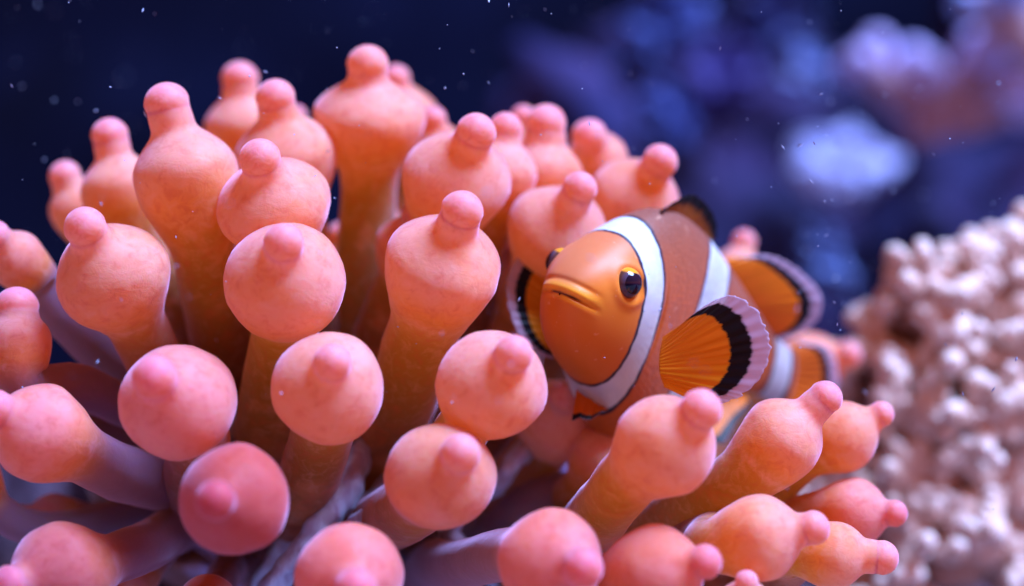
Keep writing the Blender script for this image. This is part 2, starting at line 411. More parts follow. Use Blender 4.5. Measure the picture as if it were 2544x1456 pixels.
# --- stalks deeper in the crowd
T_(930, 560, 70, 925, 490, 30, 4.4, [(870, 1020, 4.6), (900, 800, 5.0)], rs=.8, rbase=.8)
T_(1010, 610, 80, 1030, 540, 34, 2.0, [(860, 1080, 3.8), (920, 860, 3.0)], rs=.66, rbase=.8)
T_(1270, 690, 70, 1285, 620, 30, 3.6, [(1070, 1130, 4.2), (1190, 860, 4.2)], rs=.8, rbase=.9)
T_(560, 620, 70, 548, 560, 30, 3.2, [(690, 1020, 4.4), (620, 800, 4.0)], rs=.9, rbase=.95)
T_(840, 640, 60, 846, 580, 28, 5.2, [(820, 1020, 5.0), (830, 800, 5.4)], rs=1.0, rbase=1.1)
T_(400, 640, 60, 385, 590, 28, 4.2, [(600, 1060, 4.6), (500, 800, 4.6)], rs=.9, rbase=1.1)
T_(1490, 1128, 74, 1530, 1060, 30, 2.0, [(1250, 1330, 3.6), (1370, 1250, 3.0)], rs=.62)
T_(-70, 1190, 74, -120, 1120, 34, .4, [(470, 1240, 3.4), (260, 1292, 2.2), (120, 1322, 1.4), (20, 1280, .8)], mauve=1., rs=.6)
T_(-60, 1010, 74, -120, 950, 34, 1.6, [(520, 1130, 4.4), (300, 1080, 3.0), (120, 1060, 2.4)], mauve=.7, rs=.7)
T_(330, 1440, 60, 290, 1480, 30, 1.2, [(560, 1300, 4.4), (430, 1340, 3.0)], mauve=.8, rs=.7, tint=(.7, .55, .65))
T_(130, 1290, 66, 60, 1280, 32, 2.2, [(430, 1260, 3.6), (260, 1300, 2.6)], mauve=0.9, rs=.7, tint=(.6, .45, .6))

def anemone_body():
    """oral disc, rim and column down to the rock"""
    c = DISC_C; n = DISC_N
    ux = np.array([1., 0, 0]); ux -= n * ux.dot(n); ux /= np.linalg.norm(ux); uy = np.cross(n, ux)
    foot = np.array([c[0] + .3, 9.5, 9.0])
    nr, ns = 70, 220
    V = []; ra = []; an = []
    for i in range(nr):
        f = i / (nr - 1)
        for j in range(ns):
            t = 2 * math.pi * j / ns
            if f < .62:
                q = f / .62
                rx, ry = 6.4 * q, 3.6 * q
                p = c + ux * rx * math.cos(t) + uy * ry * math.sin(t)
                p = p + n * (.5 * q ** 3 - .25 * q + q * .30 * math.sin(t * 17 + 2 * fbm(p, .4, 2.)) + .35 * fbm(p, .55, 8.) * min(1, 2 * q))
            else:
                q = (f - .62) / .38
                s = math.sin(q * math.pi / 2)
                rim = c + ux * 6.4 * math.cos(t) + uy * 3.6 * math.sin(t) + n * (.25 + .30 * math.sin(t * 17))
                low = foot + np.array([3.6 * math.cos(t), 2.4 * math.sin(t), 0])
                p = rim * (1 - s) + low * s + (.3 * fbm(rim + q * 3, .5, 4.)) * n
            V.append(p); ra.append(f); an.append(abs((j / ns) * 2 - 1))
    mesh_obj("oral_disc", V, grid_faces(nr, ns), disc_material(), ANEM, origin=c, attrs={"radial": ra, "angle": an})
anemone_body()

def disc_folds():
    M = Mat("disc_fold_skin")
    n = M.noise(190, 4, .6, .8, stretch=(1, 1, .35)); n2 = M.noise(70, 3)
    c = M.mix(M.maprange(n, .40, .62), (.36, .28, .50), (.60, .66, .95))
    c = M.mix(M.maprange(n2, .54, .70), c, (.30, .17, .20))
    M.color(c); M.set(Roughness=.45, Specular_IOR_Level=.3)
    M.b.inputs["Subsurface Weight"].default_value = .4; M.b.inputs["Subsurface Radius"].default_value = (1, .6, .8)
    M.b.inputs["Subsurface Scale"].default_value = .003
    M.b.inputs["Sheen Weight"].default_value = .6; M.b.inputs["Sheen Tint"].default_value = (.5, .7, 1, 1)
    M.bump(n, .6, .0012)
    paths = [[(915, 1070, 2.0, 24), (888, 1150, 1.3, 34), (858, 1225, .8, 38), (805, 1290, .6, 36), (742, 1370, .6, 34), (655, 1480, .9, 34)],
             [(1010, 1210, 1.6, 22), (950, 1258, .6, 30), (895, 1300, .4, 32), (840, 1380, .8, 30)],
             [(862, 1090, 2.6, 26), (838, 1170, 2.2, 34), (812, 1232, 1.9, 36), (742, 1300, 1.9, 34), (690, 1390, 2.0, 36), (640, 1500, 2.2, 34)],
             [(980, 1180, 2.2, 22), (925, 1240, 1.6, 30), (868, 1268, 1.6, 34), (800, 1330, 2.0, 34), (760, 1440, 2.2, 30)],
             [(1100, 1280, 2.6, 24), (1128, 1350, 2.0, 34), (1180, 1392, 2.0, 32), (1260, 1380, 2.4, 26)],
             [(1080, 1190, 2.4, 26), (1120, 1260, 2.2, 32), (1110, 1340, 2.2, 34), (1060, 1450, 2.4, 34)],
             [(600, 1020, 2.6, 26), (592, 1060, 2.2, 32), (548, 1090, 2.2, 32), (500, 1140, 2.6, 26)],
             [(905, 760, 4.6, 24), (880, 810, 4.0, 36), (862, 870, 4.0, 34), (850, 960, 4.4, 26)],
             [(480, 820, 4.4, 24), (470, 860, 3.6, 34), (430, 880, 3.6, 30), (380, 900, 4.2, 24)],
             [(430, 1240, 2.8, 22), (380, 1300, 2.6, 30), (300, 1330, 2.8, 30), (220, 1310, 3.2, 24)],
             [(1560, 1330, 2.2, 26), (1530, 1380, 1.8, 34), (1500, 1440, 2.0, 30), (1440, 1500, 2.4, 26)],
             [(1330, 1090, 2.8, 24), (1290, 1130, 2.4, 28), (1240, 1190, 2.4, 26), (1180, 1240, 2.8, 24)]]
    ns = 20
    for q, pl in enumerate(paths):
        pts = catmull([P(*a[:3]) for a in pl], 12)
        rr = np.interp(np.linspace(0, 1, len(pts)), np.linspace(0, 1, len(pl)), [cmpx(a[3], a[2]) for a in pl])
        Tn = np.gradient(pts, axis=0); Tn /= np.linalg.norm(Tn, axis=1)[:, None]
        V = []
        for i in range(len(pts)):
            N = DISC_N - Tn[i] * DISC_N.dot(Tn[i]); N /= np.linalg.norm(N); B = np.cross(Tn[i], N)
            for j in range(ns):
                a_ = 2 * math.pi * j / ns
                w = 1 + .35 * noise.noise(Vector((i * .22, math.cos(a_) * .9 + q * 7, math.sin(a_) * .9)))
                e = .06 if i in (0, len(pts) - 1) else 1
                V.append(pts[i] + e * rr[i] * w * (1.35 * math.cos(a_) * N * (1.2 if math.cos(a_) < 0 else .7) + .85 * math.sin(a_) * B))
        mesh_obj("fold", V, grid_faces(len(pts), ns), M.m, ANEM, origin=pts[0])
disc_folds()

# ------------------------------------------------------------------ clownfish
L = 7.379
FS = np.array([0, .01, .03, .08, .15, .22, .30, .38, .46, .55, .65, .75, .85, .93, 1.0])
FT = np.array([.0006, .040, .066, .108, .150, .182, .218, .240, .243, .228, .195, .155, .112, .086, .084])
FB = np.array([-.0015, -.060, -.098, -.150, -.196, -.236, -.315, -.375, -.385, -.340, -.245, -.175, -.112, -.084, -.080])
FW = np.array([.0006, .040, .064, .098, .122, .133, .136, .133, .125, .111, .088, .064, .044, .032, .026])
def smooth_interp(x, X, Y):
    # cubic Hermite through the profile stations, in sqrt(s) so that the snout is round
    x = np.sqrt(np.asarray(x, float)); X = np.sqrt(X)
    m = np.gradient(Y, X)
    i = np.clip(np.searchsorted(X, x) - 1, 0, len(X) - 2)
    h = X[i + 1] - X[i]; t = (x - X[i]) / h
    return ((2 * t ** 3 - 3 * t ** 2 + 1) * Y[i] + (t ** 3 - 2 * t ** 2 + t) * h * m[i] + (-2 * t ** 3 + 3 * t ** 2) * Y[i + 1] + (t ** 3 - t ** 2) * h * m[i + 1])
ftop = lambda s: smooth_interp(s, FS, FT); fbot = lambda s: smooth_interp(s, FS, FB); fwid = lambda s: smooth_interp(s, FS, FW)
YAW, PIT, ROL = .566, .024, -.259
B1, B2 = .333, -.312
def fish_rot():
    f = np.array([-math.sin(YAW) * math.cos(PIT), -math.cos(YAW) * math.cos(PIT), math.sin(PIT)])
    l = np.cross([0, 0, 1.], f); l /= np.linalg.norm(l); u = np.cross(f, l)
    c, s = math.cos(ROL), math.sin(ROL)
    return np.stack([f, c * l + s * u, -s * l + c * u], 1)
FR = fish_rot(); FO = np.array([.846, -.8, ZC - .015])
def fish_pt(s, Y, Z):
    """body coordinates (fraction of length; cm to the left; cm up) to the world, with the curve of the tail"""
    t = np.maximum(0, np.asarray(s) - .25)
    p = np.stack([-np.asarray(s) * L, np.asarray(Y) + B1 * t * t * L, np.asarray(Z) + B2 * t * t * L], -1)
    return p @ FR.T + FO
FISH = thing("clownfish", FO + FR @ np.array([-.45 * L, 0, 0]), "orange clownfish with white bands and black edged fins among the bulbs", "fish")

def fish_materials():
    M = Mat("clownfish_skin")
    d = M.attr("band"); s = M.attr("len"); z = M.attr("high"); lip = M.attr("lip"); lid = M.attr("lid")
    n = M.noise(420, 2, .5); nn = M.noise(140, 4, .6); sp = M.noise(700, 2, .5)
    dd = M.math('ADD', d, M.math('MULTIPLY', M.math('SUBTRACT', n, .5), .010))
    # orange flank, dusky mauve back
    zz = M.math('ADD', z, M.math('MULTIPLY', M.math('SUBTRACT', nn, .5), .35))
    flank = M.ramp(M.maprange(zz, -1, 1), [(.0, (.50, .11, .004)), (.40, (.56, .115, .005)), (.56, (.48, .092, .010)), (.74, (.35, .078, .026)), (1., (.22, .072, .050))])
    head = M.ramp(M.maprange(zz, -1, 1), [(.0, (.62, .15, .003)), (.45, (.72, .20, .006)), (.72, (.76, .21, .022)), (1., (.55, .16, .06))])
    c = M.mix(M.maprange(s, .17, .26, smooth=True), head, flank)
    c = M.mix(M.math('MULTIPLY', lip, .8), c, (.88, .40, .02))
    c = M.mix(lid, c, (.10, .02, .008))
    c = M.mix(M.math('MULTIPLY', M.maprange(sp, .68, .76), .35), c, (.85, .5, .35))
    white = M.mix(M.maprange(nn, .40, .68), (.60, .66, .74), (.48, .54, .68))
    blk = (.012, .008, .03)
    e1 = M.maprange(dd, -.002, .002); e2 = M.maprange(dd, .0085, .0125)
    c = M.mix(e2, M.mix(e1, white, blk), c)
    COL = c; M.set(Roughness=.46, Specular_IOR_Level=.3)
    M.b.inputs["Subsurface Weight"].default_value = .25
    M.b.inputs["Subsurface Radius"].default_value = (1, .4, .2); M.b.inputs["Subsurface Scale"].default_value = .0015
    M.b.inputs["Sheen Weight"].default_value = .12; M.b.inputs["Sheen Tint"].default_value = (.8, .7, 1, 1)
    vo = M.node("ShaderNodeTexVoronoi"); vo.inputs["Scale"].default_value = 1.0; vo.inputs["Randomness"].default_value = .6
    cv = M.node("ShaderNodeCombineXYZ"); M.l.new(M.math('MULTIPLY', s, 62.), cv.inputs[0]); M.l.new(M.math('MULTIPLY', M.attr("girth"), 54.), cv.inputs[1])
    M.l.new(cv.outputs[0], vo.inputs["Vector"])
    h = M.math('MULTIPLY', vo.outputs["Distance"], M.maprange(s, .2, .34))
    M.color(M.mix(M.math('MULTIPLY', M.maprange(h, .35, .75), .22), COL, (.10, .03, .02)))
    M.bump(M.math('ADD', M.math('MULTIPLY', h, -1.), M.math('MULTIPLY', nn, .5)), .22, .0005)
    return M.m
def fin_material(name, inner, t1, t2, dark=False, edge=(.70, .56, .78)):
    M = Mat(name)
    t = M.attr("out"); a = M.attr("ray")
    cv = M.node("ShaderNodeCombineXYZ"); M.l.new(M.math('MULTIPLY', a, 30.), cv.inputs[0]); M.l.new(M.math('MULTIPLY', t, 1.2), cv.inputs[1])
    rn = M.noise(1., 3, .6, vec=cv.outputs[0])
    tt = M.math('ADD', t, M.math('MULTIPLY', M.math('SUBTRACT', rn, .5), .10))
    o = M.mix(M.maprange(rn, .35, .7), inner, tuple(min(1, q * 1.18 + .01) for q in inner))
    if dark:
        tt = M.math('ADD', t, M.math('MULTIPLY', M.math('SUBTRACT', rn, .5), .75))
    blk = (.008, .006, .018)
    sm = .14 if dark else .012
    c = M.mix(M.maprange(tt, t1 - sm, t1 + sm), o, blk)
    c = M.mix(M.maprange(tt, t2 - .015, t2 + .015), c, edge)
    M.color(c); M.set(Roughness=.45, Specular_IOR_Level=.3)
    tr = M.node("ShaderNodeBsdfTranslucent"); M.l.new(c, tr.inputs[0])
    tp = M.node("ShaderNodeBsdfTransparent")
    mx = M.node("ShaderNodeMixShader"); mx.inputs[0].default_value = .38
    M.l.new(M.b.outputs[0], mx.inputs[1]); M.l.new(tr.outputs[0], mx.inputs[2])
    m2 = M.node("ShaderNodeMixShader"); M.l.new(M.math('MULTIPLY', M.maprange(tt, t2 - .01, t2 + .02), .42), m2.inputs[0])
    M.l.new(mx.outputs[0], m2.inputs[1]); M.l.new(tp.outputs[0], m2.inputs[2])
    M.l.new(m2.outputs[0], M.n["Material Output"].inputs[0])
    M.bump(rn, .3, .0004)
    return M.m

EYE_S, EYE_Z = .135, .055
def fish_body():
    nr, ns = 230, 160
    s = np.linspace(0.0, 1, nr) ** 1.7; s[0] = 1e-5
    th = np.linspace(0, 2 * math.pi, ns, endpoint=False)
    S, TH = np.meshgrid(s, th, indexing='ij')
    t, b, w = ftop(S), fbot(S), fwid(S)
    sn, cs = np.sin(TH), np.cos(TH)
    Z = np.where(sn > 0, t * np.abs(sn) ** .95, b * np.abs(sn) ** .95) 
    # narrower towards the back ridge, full in the belly
    Y = w * np.sign(cs) * np.abs(cs) ** .88 * np.where(sn > 0, 1 - .22 * sn ** 2 * np.clip((S - .12) / .2, 0, 1), 1)
    Y *= L; Z *= L
    # mouth: a down-turned slit with two lips
    front = np.clip((.135 - S) / .05, 0, 1)
    zm = .02 - .42 * Y ** 2
    dz = Z - zm
    half = .66
    mask = front * np.clip((half - np.abs(Y)) / .22, 0, 1)
    nrm_x = 1.0
    pole = np.clip((S - .0005) / .006, 0, 1)
    groove = (-.055 * np.exp(-(dz / .030) ** 2) * mask) * pole
    lips = .030 * np.exp(-((dz - .11) / .068) ** 2) * mask + .020 * np.exp(-((dz + .12) / .08) ** 2) * mask
    fold = -.022 * np.exp(-((dz - .25) / .045) ** 2) * mask
    off = groove + lips + fold
    # push along the rough outward direction
    dirx = np.clip(1 - S / .16, 0, 1); nx = dirx; ny = Y / (w * L + .05) * .7; nz = np.where(sn > 0, Z / (t * L + .05), -Z / (b * L - .05)) * .35
    ln = np.sqrt(nx ** 2 + ny ** 2 + nz ** 2) + 1e-6
    Sx = S - off * nx / ln / L; Y = Y + off * ny / ln; Z = Z + off * nz / ln
    # gill cover edge and eye sockets
    gill = -.05 * np.exp(-((S - .285 + .10 * (Z / L) ** 2 * 4) / .006) ** 2) * np.clip(1 - np.abs(Z / L + .03) / .13, 0, 1)
    Y = Y + gill * np.sign(Y) * np.clip(np.abs(Y) / .3, 0, 1)
    de = np.sqrt(((S - EYE_S) * L) ** 2 + (Z - EYE_Z * L) ** 2)
    Y = Y + np.sign(cs) * (.05 * np.exp(-((de - .34) / .09) ** 2) - .10 * np.exp(-(de / .22) ** 2)) * np.clip(np.abs(cs) * 2, 0, 1)
    slit = np.clip(np.exp(-(dz / .026) ** 2) * np.clip((.33 - np.abs(Y - .06)) / .12, 0, 1) * front, 0, 1)
    W = fish_pt(Sx, Y, Z)
    zn = np.where(sn > 0, Z / (t * L + 1e-3), -Z / (b * L - 1e-3))
    def band(s0, hw, fwd, lean, wid_top=0., pinch=0.):
        mid = s0 - fwd * (1 - zn ** 2) + lean * zn
        h = hw * (1 + wid_top * zn) * (1 - pinch * zn * zn)
        return np.abs(S - mid) - h
    d = np.minimum(band(.234, .037, .008, -.012, .1), band(.600, .074, .075, .030, -.25, .10))
    d = np.minimum(d, band(.945, .032, .0, .0))
    lipm = np.clip(front * np.exp(-((dz - .09) / .10) ** 2) * np.clip((.72 - np.abs(Y)) / .25, 0, 1), 0, 1)
    F = grid_faces(nr, ns)[:, ::-1]
    V = W.reshape(-1, 3)
    # close the tail end
    V = np.vstack([V, W[-1].mean(0)]); k = len(V) - 1
    Fl = F.tolist() + [[(nr - 1) * ns + j, k, (nr - 1) * ns + (j + 1) % ns] for j in range(ns)]
    ap = lambda A: np.append(A.ravel(), A.ravel()[-1])
    mesh_obj("body", V, Fl, fish_materials(), FISH, origin=ABS[FISH.name],
             attrs={"band": ap(d), "len": ap(S), "high": ap(zn), "lip": ap(lipm), "lid": ap(slit), "girth": ap(np.abs(TH / math.pi - 1))})
fish_body()

def nostrils():
    M = Mat("nostril_rim"); M.color((.62, .22, .08)); M.set(Roughness=.5)
    for sd in (1, -1):
        sN, zf = .070, .52
        y_ = float(fwid(np.array([sN]))[0]) * L * .80; z_ = float(ftop(np.array([sN]))[0]) * L * zf
        c = fish_pt(sN, sd * y_, z_)
        out = FR @ np.array([.62, sd * .62, .48]); out /= np.linalg.norm(out)
        sx = np.cross(out, FR[:, 2]); sx /= np.linalg.norm(sx); up = np.cross(sx, out)
        V = []; n1, n2 = 24, 10
        for i in range(n1):
            a = 2 * math.pi * i / n1
            for j in range(n2):
                b = 2 * math.pi * j / n2
                V.append(c + (sx * math.cos(a) + up * math.sin(a)) * (.055 + .022 * math.cos(b)) + out * .022 * math.sin(b))
        F = [[i * n2 + j, ((i + 1) % n1) * n2 + j, ((i + 1) % n1) * n2 + (j + 1) % n2, i * n2 + (j + 1) % n2] for i in range(n1) for j in range(n2)]
        mesh_obj("nostril", V, F, M.m, FISH, origin=c)
nostrils()

def ball(c, axes, r, n=24, m=32, t0=0., t1=math.pi):
    """sphere rows from the pole along axes[2]"""
    th = np.linspace(t0, t1, n); ph = np.linspace(0, 2 * math.pi, m, endpoint=False)
    V = np.array([[math.sin(t) * math.cos(p), math.sin(t) * math.sin(p), math.cos(t)] for t in th for p in ph])
    return c + (V * r) @ np.asarray(axes), grid_faces(n, m)[:, ::-1], np.repeat(np.cos(th), m), V
def fish_eyes():
    ME = Mat("eye_iris"); v = ME.attr("polar"); up = ME.attr("up")
    c = ME.ramp(v, [(.0, (.06, .025, .02)), (.50, (.10, .04, .03)), (.60, (.10, .05, .07)), (.74, (.07, .05, .10)), (.90, (.14, .08, .12))])
    c = ME.mix(ME.maprange(up, .60, .74, smooth=True), c, (.80, .30, .02))
    ME.color(c); ME.set(Roughness=.15, Specular_IOR_Level=.4)
    MP = Mat("eye_pupil"); MP.color((.004, .004, .02)); MP.set(Roughness=.08, Specular_IOR_Level=.45)
    for sd in (1, -1):
        yw = float(fwid(np.array([EYE_S]))[0]) * L * .90
        c = fish_pt(EYE_S, sd * (yw - .10), EYE_Z * L)
        out = FR @ np.array([.38, sd * .90, .18]); out /= np.linalg.norm(out)
        upv = FR[:, 2] - out * FR[:, 2].dot(out); upv /= np.linalg.norm(upv); sx = np.cross(upv, out)
        V, F, pol, loc = ball(c, [sx, upv, out], .295, 28, 40)
        e = mesh_obj("eye", V, F, ME.m, FISH, origin=c, attrs={"polar": np.clip(pol, 0, 1), "up": loc[:, 1] * .9 + loc[:, 2] * .15})
        V, F, pol, loc = ball(c + out * .012, [sx, upv, out], .295, 12, 32, 1e-3, .70)
        mesh_obj("pupil", V, F, MP.m, e, origin=c)
fish_eyes()

def fin(name, root, edge, m, rays=16, bulge=0., thick=.022, na=150, nt=46, fringe=.03, bn=None, t_on=0.0):
    """membrane between a root line and an outer edge (world cm), with ridged rays and real thickness"""
    R_ = catmull(root, 24); E_ = catmull(edge, 24)
    def res(c, n):
        s = np.concatenate([[0], np.cumsum(np.linalg.norm(np.diff(c, axis=0), axis=1))]); q = np.linspace(0, s[-1], n)
        return np.stack([np.interp(q, s, c[:, k]) for k in range(3)], 1)
    R_ = res(R_, na); E_ = res(E_, na)
    a = np.linspace(0, 1, na); t = np.linspace(0, 1, nt)
    saw = 1 + fringe * .35 * (np.abs(np.sin(a * math.pi * rays)) - .5) + fringe * 1.3 * np.array([noise.noise(Vector((q * 26, 3, rays))) + .5 * noise.noise(Vector((q * 70, 9, rays))) for q in a])
    base = R_[:, None] + (E_ - R_)[:, None] * (t[None, :, None] * (1 + (saw - 1)[:, None, None] * t[None, :, None] ** 3))
    nrm = np.cross(E_[na // 2] - R_[na // 2], R_[-1] - R_[0] + E_[-1] - E_[0]); nrm /= np.linalg.norm(nrm)
    if nrm[1] > 0: nrm = -nrm
    if bn is not None: nrm = bn
    base = base + nrm * (bulge * (np.sin(t * math.pi * .5) ** 2)[None, :, None] * np.sin(a * math.pi)[:, None, None])
    ph = a * rays + np.array([.55 * noise.noise(Vector((q * 6, rays, 2.))) for q in a])
    rip = np.cos(ph * 2 * math.pi)[:, None] * (1 - .6 * t[None, :] ** 2) * (.006 + .014 * t[None, :]) + .05 * np.sin(a * 9)[:, None] * t[None, :]
    base = base + nrm * rip[..., None]
    th = (thick * (1.25 - t))[None, :, None] * nrm
    V = np.concatenate([(base + th).reshape(-1, 3), (base - th).reshape(-1, 3)])
    g = grid_faces(na, nt, False); off = na * nt
    F = g.tolist() + (g[:, ::-1] + off).tolist()
    for i in range(na - 1):
        F.append([i * nt + nt - 1, (i + 1) * nt + nt - 1, off + (i + 1) * nt + nt - 1, off + i * nt + nt - 1][::-1])
        F.append([i * nt, (i + 1) * nt, off + (i + 1) * nt, off + i * nt])
    for j in range(nt - 1):
        F.append([j, j + 1, off + j + 1, off + j][::-1]); k = (na - 1) * nt
        F.append([k + j, k + j + 1, off + k + j + 1, off + k + j])
    tt = np.tile(t_on + (1 - t_on) * t, na); aa = np.repeat(a, nt)
    mesh_obj(name, V, F, m, FISH, origin=R_[na // 2], attrs={"out": np.concatenate([tt, tt]), "ray": np.concatenate([aa, aa])})

OR_PEC = fin_material("pectoral_membrane", (.88, .36, .010), .66, .85)
OR_DOR = fin_material("soft_dorsal_membrane", (.84, .24, .006), .68, .84)
OR_DRK = fin_material("spiny_dorsal_membrane", (.42, .14, .02), .55, 1.3, dark=True)
OR_PEL = fin_material("pelvic_membrane", (.66, .17, .01), .80, .995)
OR_CAU = fin_material("tail_membrane", (.74, .17, .010), .70, .84)
# left pectoral, spread towards us
pe = lambda L_: [P(*q) for q in L_]
fin("pectoral_fin", pe([(1648, 838, .1), (1640, 880, .0), (1640, 925, -.1), (1652, 962, -.1)]),
    pe([(1700, 802, -.2), (1765, 758, -.5), (1832, 738, -.9), (1890, 775, -1.2), (1920, 850, -1.3), (1908, 920, -1.3), (1868, 972, -1.2), (1800, 1004, -.9), (1740, 1005, -.5)]),
    OR_PEC, rays=17, bulge=.18)
fin("pectoral_fin", pe([(1400, 850, 1.9), (1396, 800, 1.9), (1398, 750, 1.9), (1405, 705, 1.9)]),
    pe([(1372, 893, 1.7), (1318, 872, 1.6), (1278, 820, 1.6), (1256, 745, 1.7), (1262, 680, 1.8), (1300, 622, 1.9), (1345, 606, 2.0), (1400, 640, 2.1)]),
    OR_PEC, rays=17, bulge=.2)
def along_back(s0, s1, n, top=True, sink=.06):
    q = np.linspace(s0, s1, n)
    z = (ftop(q) - sink * .12 if top else fbot(q) + sink * .12) * L
    return list(fish_pt(q, q * 0, z))
BN = FR[:, 1] * (1 if FR[1, 1] < 0 else -1)
fin("dorsal_fin", along_back(.35, .60, 6), pe([(1645, 528, 1.0), (1668, 502, 1.3), (1700, 488, 1.6), (1735, 488, 1.9), (1760, 512, 2.2), (1772, 548, 2.5), (1777, 590, 2.7)]),
    OR_DRK, rays=9, bulge=0, fringe=.05, bn=BN)
fin("soft_dorsal_fin", along_back(.66, .90, 6), pe([(1828, 642, 3.4), (1900, 632, 3.7), (1975, 664, 4.0), (2030, 712, 4.2), (2044, 752, 4.3), (2026, 795, 4.4), (1980, 826, 4.4), (1925, 842, 4.4)]),
    OR_DOR, rays=14, bulge=0, fringe=.02, bn=BN)
fin("tail_fin", list(fish_pt(np.full(4, .985), np.zeros(4), np.linspace(.082, -.078, 4) * L)),
    pe([(1985, 848, 4.9), (2052, 862, 5.3), (2085, 930, 5.6), (2080, 1000, 5.7), (2040, 1060, 5.5), (1970, 1060, 5.1)]), OR_CAU, rays=15, fringe=.03, bn=BN)
fin("anal_fin", along_back(.64, .86, 5, False), pe([(1760, 1090, 2.8), (1790, 1100, 3.0), (1822, 1070, 3.3), (1840, 1030, 3.6), (1860, 1000, 3.9)]), OR_PEL, rays=10, fringe=.02, bn=BN)
fin("pelvic_fin", pe([(1432, 970, .9), (1450, 985, .9), (1480, 1000, 1.0), (1510, 1015, 1.1)]), pe([(1420, 1046, .5), (1450, 1042, .5), (1480, 1034, .6), (1502, 1024, .7)]), OR_PEL, rays=6, fringe=.015, na=60)

